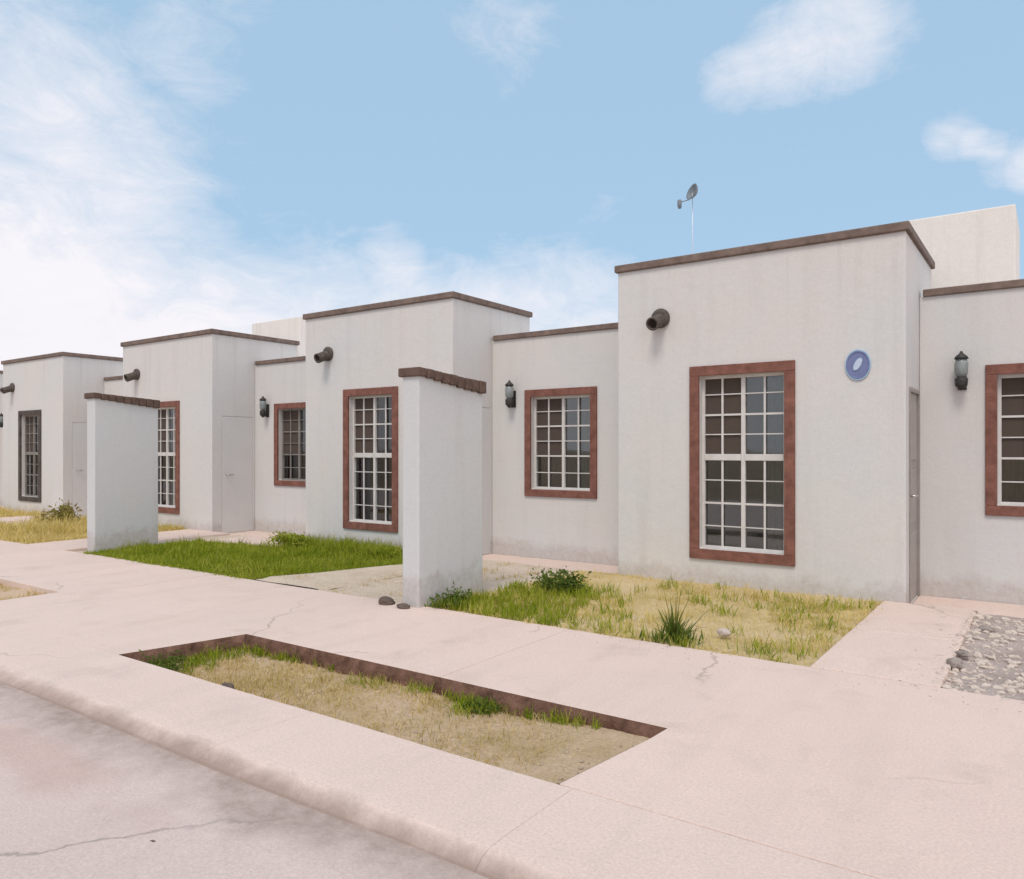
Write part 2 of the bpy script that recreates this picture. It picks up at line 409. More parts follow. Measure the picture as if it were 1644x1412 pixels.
def make_house():
    h = empty('house', (0, 0, 0))
    # tall front block
    bm = bmesh.new(); box(bm, -3.05, 0, 0, 1.9, -.25, 3.54)
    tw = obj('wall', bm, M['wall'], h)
    carve(tw, [(-2.9, -.15, .16, 1.75, .08, 2.75), (W[0], W[1], -.1, .5, W[2], W[3]), (-.055, .1, .2, .86, -.06, 2.06)])
    b = tw.modifiers.new('bevel', 'BEVEL'); b.width = .014; b.segments = 2; b.limit_method = 'ANGLE'; b.angle_limit = R(50)
    # lower wing, set back
    bm = bmesh.new(); box(bm, .001, 2.518, WY, 1.93, -.25, 3.05)
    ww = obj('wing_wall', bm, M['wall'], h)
    carve(ww, [(.15, 2.4, WY + .16, 1.75, .1, 2.7), (V[0], V[1], WY - .1, WY + .5, V[2], V[3])])
    b = ww.modifiers.new('bevel', 'BEVEL'); b.width = .012; b.segments = 2; b.limit_method = 'ANGLE'; b.angle_limit = R(50)
    bm = bmesh.new(); box(bm, -3.04, 2.51, 1.94, 8.5, -.25, 2.92)
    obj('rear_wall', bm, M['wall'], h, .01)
    # dark coping strips
    bm = bmesh.new(); o = .035; t0, t1 = 3.535, 3.62
    box(bm, -3.05 - .03, o, -o, .13, t0, t1)
    box(bm, -.13, o - .001, .13, 1.93, t0 + .001, t1 - .001)
    box(bm, -3.05 - .029, -2.92, .13, 1.93, t0 + .001, t1 - .001)
    obj('roof_trim', bm, M['trim'], h, .012, 2)
    bm = bmesh.new(); box(bm, .036, 2.43, WY - .03, WY + .12, 3.045, 3.12)
    obj('roof_trim', bm, M['trim'], h, .01, 2)
    window(h, *W, 0.0, True)
    window(h, *V, WY, False)
    # entrance door in the block's side, facing the recess
    bm = bmesh.new(); box(bm, -.05, -.012, .235, .825, -.055, 2.025)
    for z0, z1 in ((.12, .62), (.72, 1.25), (1.35, 1.92)): box(bm, -.02, -.004, .33, .73, z0, z1)
    d = obj('door', bm, M['door'], h, .004, 1)
    bm = bmesh.new()
    box(bm, -.05, .012, .2, .235, -.06, 2.06); box(bm, -.05, .012, .825, .86, -.06, 2.06); box(bm, -.05, .012, .235, .825, 2.025, 2.06)
    obj('door_frame', bm, M['doorframe'], d, .003, 1)
    bm = bmesh.new(); tube(bm, [(-.012, .29, 1.0), (.045, .29, 1.0), (.05, .3, 1.0), (.05, .4, 1.0)], .011, 10)
    obj('handle', bm, M['chrome'], d)
    # roof drain spout: wall flange and a pipe falling outwards
    bm = bmesh.new()
    x, z = -2.50, 2.945
    lathe(bm, [(.06, -.012), (.108, -.008), (.112, .03), (.078, .05)], 20, Matrix.Translation((x, 0, z)) @ Matrix.Rotation(R(90), 4, 'X'))
    a, c = Vector((x, .02, z)), Vector((x - .01, -.22, z - .09))
    dirn = (c - a).normalized()
    side = dirn.cross(Vector((0, 0, 1))).normalized(); up = side.cross(dirn)
    prev = None
    for k, tt in enumerate((0, .3, .7, .97, 1.0, 1.0, .9, .6)):
        rr = (.074, .074, .072, .077, .075, .058, .056, .054)[k]
        ring = [bm.verts.new(a.lerp(c, tt) + (side * math.cos(q) + up * math.sin(q)) * rr) for q in [2 * math.pi * j / 18 for j in range(18)]]
        if prev:
            for j in range(18):
                f = bm.faces.new((prev[j], prev[(j + 1) % 18], ring[(j + 1) % 18], ring[j])); f.smooth = True
        prev = ring
    bm.faces.new(prev)
    obj('drain_spout', bm, M['clay'], h)
    # wall lantern beside the wing window
    lx, ly = .39, WY
    bm = bmesh.new(); box(bm, lx - .04, lx + .04, ly - .016, ly, 2.06, 2.30)
    tube(bm, [(lx, ly - .01, 2.12), (lx, ly - .06, 2.075), (lx, ly - .105, 2.09), (lx, ly - .11, 2.13)], .011, 10)
    lathe(bm, [(.012, 2.05), (.03, 2.07), (.056, 2.10), (.06, 2.17), (.04, 2.18)], 14, Matrix.Translation((lx, ly - .11, 0)))
    lp = obj('wall_lamp', bm, M['iron'], h, .003, 1)
    bm = bmesh.new(); lathe(bm, [(.038, 2.18), (.058, 2.22), (.062, 2.32), (.045, 2.37)], 14, Matrix.Translation((lx, ly - .11, 0)))
    obj('lamp_glass', bm, M['lampglass'], lp)
    bm = bmesh.new(); lathe(bm, [(.066, 2.365), (.055, 2.39), (.02, 2.42), (.008, 2.445)], 14, Matrix.Translation((lx, ly - .11, 0)))
    obj('lamp_cap', bm, M['iron'], lp)
    return h

PITCH = 5.57
XA, YF = -1.14, 8.10
house = make_house()
houses = [house] + [copy_tree(house) for _ in range(4)]
def dull(w_):      # weathered frame and bars
    for o in [w_] + [g_ for g_ in w_.children if g_.name.startswith('bars')]:
        o.data = o.data.copy(); o.data.materials[0] = M['aludark']
for hs, pick in ((houses[3], lambda c: True), (houses[2], lambda c: c.children and min(v.co.x for v in c.data.vertices) > 0)):
    for ch in hs.children:
        if ch.name.startswith('window') and pick(ch): dull(ch)
for ch in houses[3].children:
    if ch.name.startswith('window'):
        for g_ in ch.children:
            if g_.name.startswith('border'):
                g_.data = g_.data.copy(); g_.data.materials[0] = M['darkborder']; g_['label'] = 'dark brown window border'
bm = bmesh.new(); box(bm, -.05, -.0015, .201, .859, -.059, 2.059)
flush = bpy.data.meshes.new('door'); bmesh.ops.recalc_face_normals(bm, faces=bm.faces); bm.to_mesh(flush); bm.free()
flush.materials.append(M['doorpale'])
for hs in houses[1:]:           # the farther houses have plain flush doors painted like the wall
    for ch in list(hs.children):
        if ch.name.startswith('door'):
            ch.data = flush
            for q in list(ch.children):
                if q.name.startswith('door_frame'): bpy.data.objects.remove(q, do_unlink=True)
labels = [
    'off-white flat-roofed house with a blue oval number plate, behind the dry yellow yard',
    'off-white flat-roofed house at the back of the bright green lawn, between the two garden walls',
    'off-white house whose tall window is partly hidden by the bluish garden wall',
    'distant off-white house behind yellowish grass, left of the bluish garden wall',
    'last off-white house, only a sliver of its wing and lamp at the left edge',
]
for i, (hs, lb) in enumerate(zip(houses, labels)):
    hs.location = (XA - PITCH * i, YF, 0)
    tag(hs, lb, 'house', 'attached houses in the row')

# number plate of the nearest house
bm = bmesh.new()
lathe(bm, [(1.0, 0), (1.0, .012), (.86, .02), (.84, .014)], 40)
for v in bm.verts: v.co = Vector((v.co.x * .112, v.co.y * .145, v.co.z))
bmesh.ops.transform(bm, matrix=Matrix.Translation((-.42, 0, 2.285)) @ Matrix.Rotation(R(90), 4, 'X'), verts=bm.verts)
pl = obj('number_plate', bm, M['blue'], house)
pl['label'] = 'blue oval enamel number plate'
bm = bmesh.new()
n = 40
rings = []
for rx, ry, y in ((.118, .151, .0), (.119, .152, -.012), (.116, .148, -.017), (.108, .139, -.017), (.108, .139, -.009)):
    rings.append([bm.verts.new((-.42 + rx * math.cos(2 * math.pi * k / n), y, 2.285 + ry * math.sin(2 * math.pi * k / n))) for k in range(n)])
for A, B in zip(rings, rings[1:]):
    for k in range(n): bm.faces.new((A[k], A[(k + 1) % n], B[(k + 1) % n], B[k]))
obj('rim', bm, M['paleblue'], pl)
bm = bmesh.new()      # slanted pale oval mark in the middle
top = []
for y in (-.013, -.0225):
    top.append([bm.verts.new((-.42 + .034 * math.cos(q) + .024 * math.sin(q) * 1.0, y, 2.292 + .06 * math.sin(q))) for q in [2 * math.pi * k / 28 for k in range(28)]])
for k in range(28): bm.faces.new((top[0][k], top[0][(k + 1) % 28], top[1][(k + 1) % 28], top[1][k]))
bm.faces.new(top[1])
obj('mark', bm, M['pale'], pl)

# cream masonry water-tank housings on two roofs
def tank(parent, x0, x1, y0, y1, z1):
    bm = bmesh.new(); box(bm, x0, x1, y0, y1, 2.9, z1)
    return obj('tank_housing', bm, M['tank'], parent, .015)
tank(houses[0], -.3, .80, 2.2, 3.5, 4.22)
tank(houses[2], -2.15, -.55, 2.4, 3.6, 4.24)

# small dish on a thin mast on the nearest house
an = empty('roof_antenna', (-3.95, 9.80, 3.54))
tag(an, 'small grey dish on a thin pale mast above the roof of the nearest house', 'antenna')
bm = bmesh.new(); tube(bm, [(0, 0, 0), (0, 0, .7), (0, 0, 1.36)], [.006, .005, .005], 8)
box(bm, -.05, .05, -.05, .05, 0, .01)
obj('mast', bm, M['galv'], an)
bm = bmesh.new()
Mx = Matrix.Translation((0.02, -.03, 1.36)) @ Matrix.Rotation(R(-35), 4, 'Z') @ Matrix.Rotation(R(72), 4, 'X')
lathe(bm, [(.015, -.05), (.05, -.04), (.09, -.012), (.108, .02), (.112, .026), (.10, .018), (.05, -.022), (.01, -.03)], 24, Mx)
dsh = obj('dish', bm, M['dish'], an)
bm = bmesh.new(); tube(bm, [(-.02, -.06, 1.26), (-.1, -.2, 1.2)], .007, 6)
tube(bm, [(-.10, -.19, 1.12), (-.10, -.2, 1.16), (-.1, -.2, 1.22), (-.1, -.2, 1.235)], [.02, .03, .03, .02], 10)
obj('feed_horn', bm, M['dish'], dsh)

# ------------------------------------------------------------------ garden walls with tile coping
def garden_wall(x0, x1, y0, y1, z_near, z_far, label, coping_dark):
    root = empty('garden_wall', ((x0 + x1) / 2, y0, 0))
    w, L = (x1 - x0) / 2, y1 - y0
    bm = bmesh.new()
    v = box(bm, -w, w, 0, L, -.2, z_near - .02)
    for q in v[4:]:
        if q.co.y > .1: q.co.z = z_far - .02
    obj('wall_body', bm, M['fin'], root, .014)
    bm = bmesh.new()
    n = int(round(L / .105))
    for k in range(n):
        ya, yb = -.03 + (L + .045) * k / n, -.03 + (L + .045) * (k + 1) / n
        zt = z_near + (z_far - z_near) * (k + .5) / n + rng.uniform(-.003, .003)
        j = rng.uniform(-.005, .005)
        hgt = .058 + .05 * k / n
        v = box(bm, -w - .03 + j, w + .036 + j, ya + .0025, yb - .0025, zt - hgt, zt + .022)
        for q in v[4:]: q.co.z += (z_far - z_near) / n * (.5 if q.co.y > (ya + yb) / 2 else -.5)
    obj('tile_coping', bm, M['tile'], root, .012, 2)
    tag(root, label, 'garden wall', 'garden walls between the front yards')
    return root

garden_wall(-4.95, -4.745, 5.24, 6.21, 2.19, 2.12,
            'off-white garden wall with brown tile coping, left of the dry yellow yard', 0)
garden_wall(-11.40, -11.18, 5.50, 6.46, 2.25, 2.19,
            'bluish-grey garden wall with dark tile coping, left of the green lawn', 1)

# ------------------------------------------------------------------ ground, road, paving
def struct(o, label, cat): return tag(o, label, cat, None, 'structure')

bm = bmesh.new()
r = 1500
vs = [bm.verts.new(p) for p in ((-r, -r, -.3), (r, -r, -.3), (r, r, -.3), (-r, r, -.3))]
bm.faces.new(vs)
struct(obj('ground', bm, M['earth']), 'bare dry earth under and beyond the houses', 'ground')

def slab_grid(bm, x0, x1, y0, y1, top, depth=.28, step=.35, jig=.0025):
    """a slab with a very slightly uneven top"""
    nx, ny = max(1, int((x1 - x0) / step)), max(1, int((y1 - y0) / step))
    g = [[bm.verts.new((x0 + (x1 - x0) * i / nx, y0 + (y1 - y0) * j / ny,
                        top + jig * mnoise.noise(Vector((x0 + i * step, y0 + j * step, top)) * .9))) for j in range(ny + 1)] for i in range(nx + 1)]
    for i in range(nx):
        for j in range(ny): bm.faces.new((g[i][j], g[i + 1][j], g[i + 1][j + 1], g[i][j + 1]))
    edge = [g[i][0] for i in range(nx + 1)] + [g[nx][j] for j in range(1, ny + 1)] + [g[i][ny] for i in range(nx - 1, -1, -1)] + [g[0][j] for j in range(ny - 1, 0, -1)]
    low = [bm.verts.new((v.co.x, v.co.y, top - depth)) for v in edge]
    k = len(edge)
    for i in range(k): bm.faces.new((edge[i], low[i], low[(i + 1) % k], edge[(i + 1) % k]))

# road: slightly uneven concrete, 9 cm below the pavement
bm = bmesh.new()
slab_grid(bm, -60, 14, -6.0, 2.20, -.055, .2, .5, .010)
struct(obj('road', bm, M['road']), 'worn grey-pink concrete street with a dirty gutter line in the foreground', 'road')

# low rolled kerb
bm = bmesh.new()
prof = [(2.13, -.09), (2.15, -.045), (2.19, -.016), (2.24, -.003), (2.31, 0), (2.83, 0), (2.83, -.28), (2.13, -.28)]
xs = [-60, -45, -32, -24, -18, -14, -11] + [-8.4 + 1.68 * k for k in range(14)]
for x0, x1 in zip(xs, xs[1:]):
    n = max(1, int((x1 - x0) / .3)); rows = []
    for i in range(n + 1):
        xx = x0 + .0008 + (x1 - x0 - .0016) * i / n
        rows.append([bm.verts.new((xx, y + .012 * mnoise.noise(Vector((xx * .8, 3, 1))) * (k < 5), z + .004 * mnoise.noise(Vector((xx * 1.1, y * 2, 0))) * (k < 6))) for k, (y, z) in enumerate(prof)])
    for A, B in zip(rows, rows[1:]):
        for k in range(len(prof)):
            bm.faces.new((A[k], B[k], B[(k + 1) % len(prof)], A[(k + 1) % len(prof)]))
    bm.faces.new(rows[0]); bm.faces.new(rows[-1])
struct(obj('kerb', bm, M['kerb']), 'pale concrete kerb band between the street and the sunken planting strip', 'kerb')

# pavement slabs and the strips' cross pieces
bm = bmesh.new()
xs = [-60, -50, -42, -36, -31, -27, -24, -21.5, -19, -17, -15, -13] + [-11.2 + 1.6 * k for k in range(7)]
for x0, x1 in zip(xs, xs[1:]): slab_grid(bm, x0 + .001, x1 - .001, 3.735, 5.335, 0.0 + rng.uniform(-.002, .002))
slab_grid(bm, -8.30, -5.32, 2.835, 3.73, 0)
for v in bm.verts:
    if abs(v.co.x + 5.32) < .001 and v.co.y < 3.731: v.co.x = -5.20 - .22 * (3.73 - v.co.y) / .895
slab_grid(bm, -60, -13.6, 2.835, 3.73, 0)
struct(obj('sidewalk', bm, M['walk'], None, .004, 2), 'pale pinkish concrete sidewalk running along the front yards', 'sidewalk')
bm = bmesh.new()
for x0, x1 in ((-1.63, .72), (.73, 3.0), (3.01, 6)):
    slab_grid(bm, x0, x1, 2.84, 5.335, 0.0)
for v in bm.verts:
    if abs(v.co.x + 1.63) < .001 and v.co.y < 3.73: v.co.x = -1.63 - .125 * (3.73 - v.co.y) / .89
struct(obj('driveway', bm, M['drive'], None, .006, 2), 'broad pale pink concrete apron in the right foreground', 'driveway')

# cut edge of the sunken strips (soil-stained brick)
def strip_edge(x0, x1, y0, y1, name_label, sk0=0., sk1=0.):
    bm = bmesh.new()
    def ribbon(p, q, inward):
        p, q, inward = Vector(p), Vector(q), Vector(inward); L = (q - p).length; n = int(L / .035); m = 6
        rows = []
        for i in range(n + 1):
            c = p.lerp(q, i / n); row = []
            for k in range(m + 1):
                t = k / m
                z = -.003 - .27 * t
                d = .016 + .05 * t + .03 * mnoise.noise(Vector((c.x * 5, c.y * 5, z * 9))) + .022 * mnoise.noise(Vector((c.x * 15, c.y * 15, z * 22)))
                if k == 0: d = .002 + .004 * mnoise.noise(Vector((c.x * 9, c.y * 9, 1)))
                v = c + inward * max(d, .0015); v.z = z - (.006 * abs(mnoise.noise(Vector((c.x * 6, c.y * 6, 4)))) if k == 0 else 0)
                row.append(bm.verts.new(v))
            back = c - inward * -.0008; row.append(bm.verts.new((back.x, back.y, -.27))); row.append(bm.verts.new((back.x, back.y, -.002)))
            rows.append(row)
        for A, B in zip(rows, rows[1:]):
            for k in range(len(A)):
                f = bm.faces.new((A[k], B[k], B[(k + 1) % len(A)], A[(k + 1) % len(A)])); f.smooth = k < m
        bm.faces.new(rows[0]); bm.faces.new(rows[-1])
    ribbon((x0, y1, 0), (x1, y1, 0), (0, -1, 0))
    ribbon((x0 - sk0, y0, 0), (x0, y1 - .002, 0), (1, 0, 0))
    ribbon((x1 - sk1, y0, 0), (x1, y1 - .002, 0), (-1, 0, 0))
    o = obj('strip_edging', bm, M['cutedge'])
    return struct(o, name_label, 'edging')
strip_edge(-5.20, -1.63, 2.83, 3.735, 'dark red-brown earth-stained cut edge inside the sunken planting strip in the foreground', .222, .126)
strip_edge(-13.6, -8.30, 2.83, 3.80, 'dark red-brown edging inside the planting strip at the left edge')

def bed(name, poly_fn, x0, x1, y0, y1, z, amp, mat, label, step=.07, slope=None):
    bm = bmesh.new(); nx, ny = int((x1 - x0) / step), int((y1 - y0) / step)
    g = []
    for i in range(nx + 1):
        row = []
        for j in range(ny + 1):
            xx, yy = x0 + (x1 - x0) * i / nx, y0 + (y1 - y0) * j / ny
            zz = z + bed_z(xx, yy, amp)
            if slope: zz += slope(xx, yy)
            row.append(bm.verts.new((xx, yy, zz)))
        g.append(row)
    for i in range(nx):
        for j in range(ny):
            f = bm.faces.new((g[i][j], g[i + 1][j], g[i + 1][j + 1], g[i][j + 1])); f.smooth = True
    return struct(obj(name, bm, mat, recalc=False), label, 'soil')

def bed_z(x, y, amp):
    return amp * (mnoise.fractal(Vector((x * 1.3, y * 1.3, 2.2)), .8, 2.2, 4))

STRIP_Z, YARD_Z = -.092, -.022
def hump(x, y):     # the lawn swells gently in its middle
    return .05 * math.exp(-((x + 9.2) / 1.6) ** 2 - ((y - 6.3) / .9) ** 2)
strip_slope = lambda x, y: -.03 * (-1.63 - x) / 3.69 + .03 * max(0, (x + 2.6)) 
bed('planting_strip', None, -5.46, -1.60, 2.83, 3.735, STRIP_Z, .018, M['strip'], 'sunken planting strip of dry soil in the foreground', .07, strip_slope)
bed('planting_strip', None, -13.6, -8.30, 2.83, 3.80, STRIP_Z + .03, .02, M['strip'], 'planting strip of brown soil at the left edge')
yards = [
    (-4.745, -1.33, 5.34, 8.16, M['bed'], 'dry yellow front yard of the nearest house'),
    (-11.18, -9.55, 5.34, 7.2, M['lawnsoil'], 'soil under the left part of the bright green lawn'),
    (-9.55, -6.2, 5.34, 8.12, M['lawnsoil'], 'soil under the bright green lawn'),
    (-16.95, -12.95, 5.34, 8.16, M['bed'], 'dry grass yard behind the left garden wall'),
    (-22.5, -18.5, 5.34, 8.16, M['bed'], 'dry grass yard at the far left edge'),
]
for x0, x1, y0, y1, mm, lb in yards:
    bed('front_yard', None, x0, x1, y0, y1, YARD_Z, .022, mm, lb, .08, hump if mm is M['lawnsoil'] else None)

# paths to the doors, porches, gravel
bm = bmesh.new()
slab_grid(bm, -1.33, -.56, 5.345, 6.70, .004); slab_grid(bm, -1.33, -.56, 6.71, 8.10, .002)
struct(obj('path', bm, M['walk'], None, .012, 2), 'pale concrete path beside the rubble leading to the nearest house', 'path')
bm = bmesh.new()
slab_grid(bm, -11.18, -9.56, 7.2, 8.08, -.01)
struct(obj('path', bm, M['walk'], None, .01, 2), 'pale concrete strip at the back of the green lawn', 'path')
bm = bmesh.new()     # worn sandy track in from the sidewalk, wedge-shaped beside the lawn
nx, ny = 22, 34; g = []
for j in range(ny + 1):
    yy = 5.338 + (8.10 - 5.338) * j / ny
    xa = -7.34 + .40 * (yy - 5.34) + .05 * mnoise.noise(Vector((yy * 2.5, 1, 1)))
    g.append([bm.verts.new((xa + (-6.19 - xa) * i / nx, yy, (.002 if j < 2 else .02) + .012 * mnoise.noise(Vector((xa + i * .1, yy * 1.6, 5))) - (.05 if i == 0 else 0) - (.03 if i == nx else 0))) for i in range(nx + 1)])
for A, B in zip(g, g[1:]):
    for i in range(nx):
        f = bm.faces.new((A[i], A[i + 1], B[i + 1], B[i])); f.smooth = True
struct(obj('path', bm, M['sandy'], recalc=False), 'pale trodden path between the green lawn and the tiled garden wall', 'path')
bm = bmesh.new()
slab_grid(bm, -12.95, -11.75, 5.345, 8.1, .0)
slab_grid(bm, -18.5, -17.4, 5.345, 8.1, .0)
slab_grid(bm, -24.2, -23.0, 5.345, 8.1, .0)
struct(obj('path', bm, M['walk'], None, .01, 2), 'pale concrete path beside the left garden wall', 'path')
bm = bmesh.new()
for i in range(5):
    xr = XA - PITCH * i
    slab_grid(bm, xr + .002, xr + 2.51, 8.11, 8.995, -.065)
struct(obj('porch', bm, M['kerb'], None, .01, 2), 'low concrete porch floors in the recesses before the wing walls', 'porch')
gr = [(-.56, 3.2), (-6.2, -4.745), (-11.75, -11.18), (-17.4, -16.95), (-23.0, -22.5), (-26, -24.2)]
for k, (a, b) in enumerate(gr):
    bed('gravel_bed', None, a, b, 5.34, 8.12, -.02, .03, M['gravel'] if k == 0 else M['sandy'],
        ['stony grey gravel bed at the right edge', 'stony dirt left of the tiled garden wall', 'narrow dirt strip by the left garden wall',
         'dirt strip hidden behind the left garden wall', 'dirt strip at the far left', 'dirt at the far left end of the row'][k], .09)

# ------------------------------------------------------------------ loose stones
def rock_bm(bm, loc, r, flat=.65, sub=2, rough=.35):
    seed = Vector((rng.uniform(0, 50), rng.uniform(0, 50), rng.uniform(0, 50)))
    g = bmesh.ops.create_icosphere(bm, subdivisions=sub, radius=1)
    sx, sy, sz = rng.uniform(.8, 1.25), rng.uniform(.75, 1.2), flat * rng.uniform(.75, 1.2)
    for v in g['verts']:
        k = 1 + rough * mnoise.noise(v.co * 1.1 + seed) + .12 * mnoise.noise(v.co * 3 + seed)
        v.co = Vector((v.co.x * sx, v.co.y * sy, v.co.z * sz)) * (k * r) + Vector(loc)

def stone(loc, r, mat, label, group=None, flat=.65):
    bm = bmesh.new(); rock_bm(bm, (0, 0, r * flat * .55), r, flat, 3)
    o = obj('stone', bm, mat, loc=loc)
    return tag(o, label, 'stone', group)

stone((-5.13, 5.22, .0), .075, M['darkstone'], 'dark stone on the sidewalk just left of the tiled garden wall', flat=.6)
stone((-4.86, 5.17, .0), .06, M['darkstone'], 'dark clod at the front foot of the tiled garden wall', flat=.5)
stone((-4.22, 2.885, -.08), .055, M['darkstone'], 'small reddish stone on the near edge of the foreground strip', flat=.9)
stone((-2.10, 5.86, .0), .045, M['stone'], 'whitish stone among the dry grass right of the spiky weed', flat=.8)
stone((-2.83, 1.61, -.07), .016, M['darkstone'], 'tiny dark pebble lying alone on the street')
stone((-.54, 5.95, -.01), .05, M['browngrey'], 'rough grey lump at the path edge of the gravel bed, nearest of the large ones', 'large stones in the gravel')
stone((-.52, 6.28, -.01), .045, M['browngrey'], 'smaller grey lump behind the nearest large one at the path edge', 'large stones in the gravel')
stone((-.44, 7.2, -.01), .055, M['browngrey'], 'grey lump at the far end of the gravel bed near the wing wall', 'large stones in the gravel')

def gravel(name, x0, x1, y0, y1, n, r0, r1, mat, label):
    bm = bmesh.new()
    for _ in range(n):
        x, y = rng.uniform(x0, x1), rng.uniform(y0, y1)
        edge = .1 * mnoise.noise(Vector((x * 3, y * 3, 0)))
        r = r0 + (r1 - r0) * rng.random() ** 4
        rock_bm(bm, (x, y, -.02 + (bed_z(x, y, .03) if x > -.56 or x < -4.9 or y < 4 else .022) + r * .05 + (0 if y > 4 else STRIP_Z + .02 + strip_slope(x, y))), r, .7, 1, .7)
    return tag(obj(name, bm, mat), label, 'gravel', None, 'stuff')
gravel('gravel', -.60, 1.6, 5.26, 8.05, 4200, .004, .034, M['palestone'], 'loose grey rubble and pebbles covering the bed at the right edge')
gravel('gravel', -6.3, -4.98, 5.32, 8.0, 200, .005, .022, M['palestone'], 'pebbles and crumbs in the dirt left of the tiled garden wall')
gravel('gravel', -5.25, -1.66, 2.86, 3.60, 260, .004, .016, M['crumb'], 'crumbs of stone scattered over the soil of the foreground strip')

gravel('gravel', -.85, -.5, 5.2, 7.6, 150, .004, .022, M['palestone'], 'stones spilled from the rubble bed onto the path edge')
def paving_grit(x0, x1, y0, y1, z, n, label, mat):
    bm = bmesh.new()
    for _ in range(n):
        rr = .0018 + .0045 * rng.random() ** 4
        rock_bm(bm, (rng.uniform(x0, x1), rng.uniform(y0, y1), z + rr * .3), rr, .7, 1)
    return tag(obj('grit', bm, mat), label, 'grit', None, 'stuff')
paving_grit(-5.5, 1.5, 5.02, 5.36, .001, 420, 'loose grit washed onto the sidewalk edge below the yards', M['palestone'])
# ------------------------------------------------------------------ grass
def blades(pts, hmin, hmax, width, lean, zfun, tone=None, curl=.5):
    """one mesh of bent three-segment blades; pts: (n,2)"""
    n = len(pts)
    az = nr.uniform(0, 2 * np.pi, n); hh = nr.uniform(hmin, hmax, n) * nr.uniform(.55, 1.0, n)
    ln = np.abs(nr.normal(0, lean, n)) + .08
    w = width * nr.uniform(.6, 1.3, n)
    z = np.array([zfun(x, y) for x, y in pts])
    fac = nr.uniform(0, 2 * np.pi, n)
    d = np.stack([np.cos(az), np.sin(az)], 1); s = np.stack([np.cos(fac), np.sin(fac)], 1)
    V = np.zeros((n, 7, 3))
    for k, (t, wk) in enumerate(((0, 1.), (.4, .9), (.75, .6))):
        a = ln * (1 + curl * t)
        off = d * (np.sin(np.minimum(a, 1.45)) * hh * t)[:, None]
        zz = z + np.cos(np.minimum(a, 1.45)) * hh * t - (.004 if k == 0 else 0)
        for q, sg in ((0, -1), (1, 1)):
            V[:, 2 * k + q, :2] = pts + off + s * (sg * w * wk * .5)[:, None]
            V[:, 2 * k + q, 2] = zz
    a = ln * (1 + curl)
    V[:, 6, :2] = pts + d * (np.sin(np.minimum(a, 1.45)) * hh)[:, None]
    V[:, 6, 2] = z + np.cos(np.minimum(a, 1.45)) * hh
    base = np.arange(n)[:, None] * 7
    quads = np.concatenate([base + np.array([0, 1, 3, 2]), base + np.array([2, 3, 5, 4])], 0)
    tris = base + np.array([4, 5, 6])
    tn = nr.uniform(0, 1, n) if tone is None else tone
    return V.reshape(-1, 3), quads, tris, np.repeat(tn, 7)

def mesh_from(name, parts, mat, label, cat='grass', kind='stuff', loc=None):
    vo, Vs, Ls, st, tn = 0, [], [], [], []
    for V, q, t, tone in parts:
        Vs.append(V); tn.append(tone)
        Ls.append((q + vo).ravel()); st += [4] * len(q)
        Ls.append((t + vo).ravel()); st += [3] * len(t)
        vo += len(V)
    V = np.concatenate(Vs); L = np.concatenate(Ls).astype(np.int32); st = np.array(st, np.int32)
    me = bpy.data.meshes.new(name)
    me.vertices.add(len(V)); me.vertices.foreach_set('co', V.ravel().astype(np.float32))
    me.loops.add(len(L)); me.loops.foreach_set('vertex_index', L)
    me.polygons.add(len(st)); me.polygons.foreach_set('loop_start', np.concatenate([[0], np.cumsum(st)[:-1]]).astype(np.int32))
    me.polygons.foreach_set('loop_total', st)
    me.update(calc_edges=True)
    at = me.attributes.new('tone', 'FLOAT', 'POINT'); at.data.foreach_set('value', np.concatenate(tn).astype(np.float32))
    me.materials.append(mat)
    o = bpy.data.objects.new(name, me); C.objects.link(o)
    if loc: o.location = loc
    return tag(o, label, cat, None, kind)

def scatter(x0, x1, y0, y1, n, dens=None, seedz=0.):
    """random points, kept where the patchiness function allows; tufted"""
    p = np.stack([nr.uniform(x0, x1, n), nr.uniform(y0, y1, n)], 1)
    if dens is None: return p
    keep = np.array([dens(x, y) for x, y in p]) > nr.uniform(0, 1, n)
    return p[keep]

def tufts(x0, x1, y0, y1, n, per, spread, dens=None):
    c = scatter(x0, x1, y0, y1, n, dens)
    if not len(c): return c
    p = np.repeat(c, per, 0) + nr.normal(0, spread, (len(c) * per, 2))
    p[:, 0] = np.clip(p[:, 0], x0 - .02, x1 + .02); p[:, 1] = np.clip(p[:, 1], y0 - .02, y1)
    return p

def patch(seed, f=1.6, lo=-.15, hi=.35):
    def d(x, y):
        v = mnoise.fractal(Vector((x * f, y * f, seed)), .7, 2.1, 3)
        return min(1., max(0., (v - lo) / (hi - lo)))
    return d

zyard = lambda x, y: YARD_Z + bed_z(x, y, .022)
zlawn = lambda x, y: YARD_Z + bed_z(x, y, .022) + hump(x, y)
zstrip = lambda x, y: STRIP_Z + bed_z(x, y, .018) + strip_slope(x, y)
zstrip2 = lambda x, y: STRIP_Z + .03 + bed_z(x, y, .02)
zgrav = lambda x, y: -.02 + bed_z(x, y, .03)

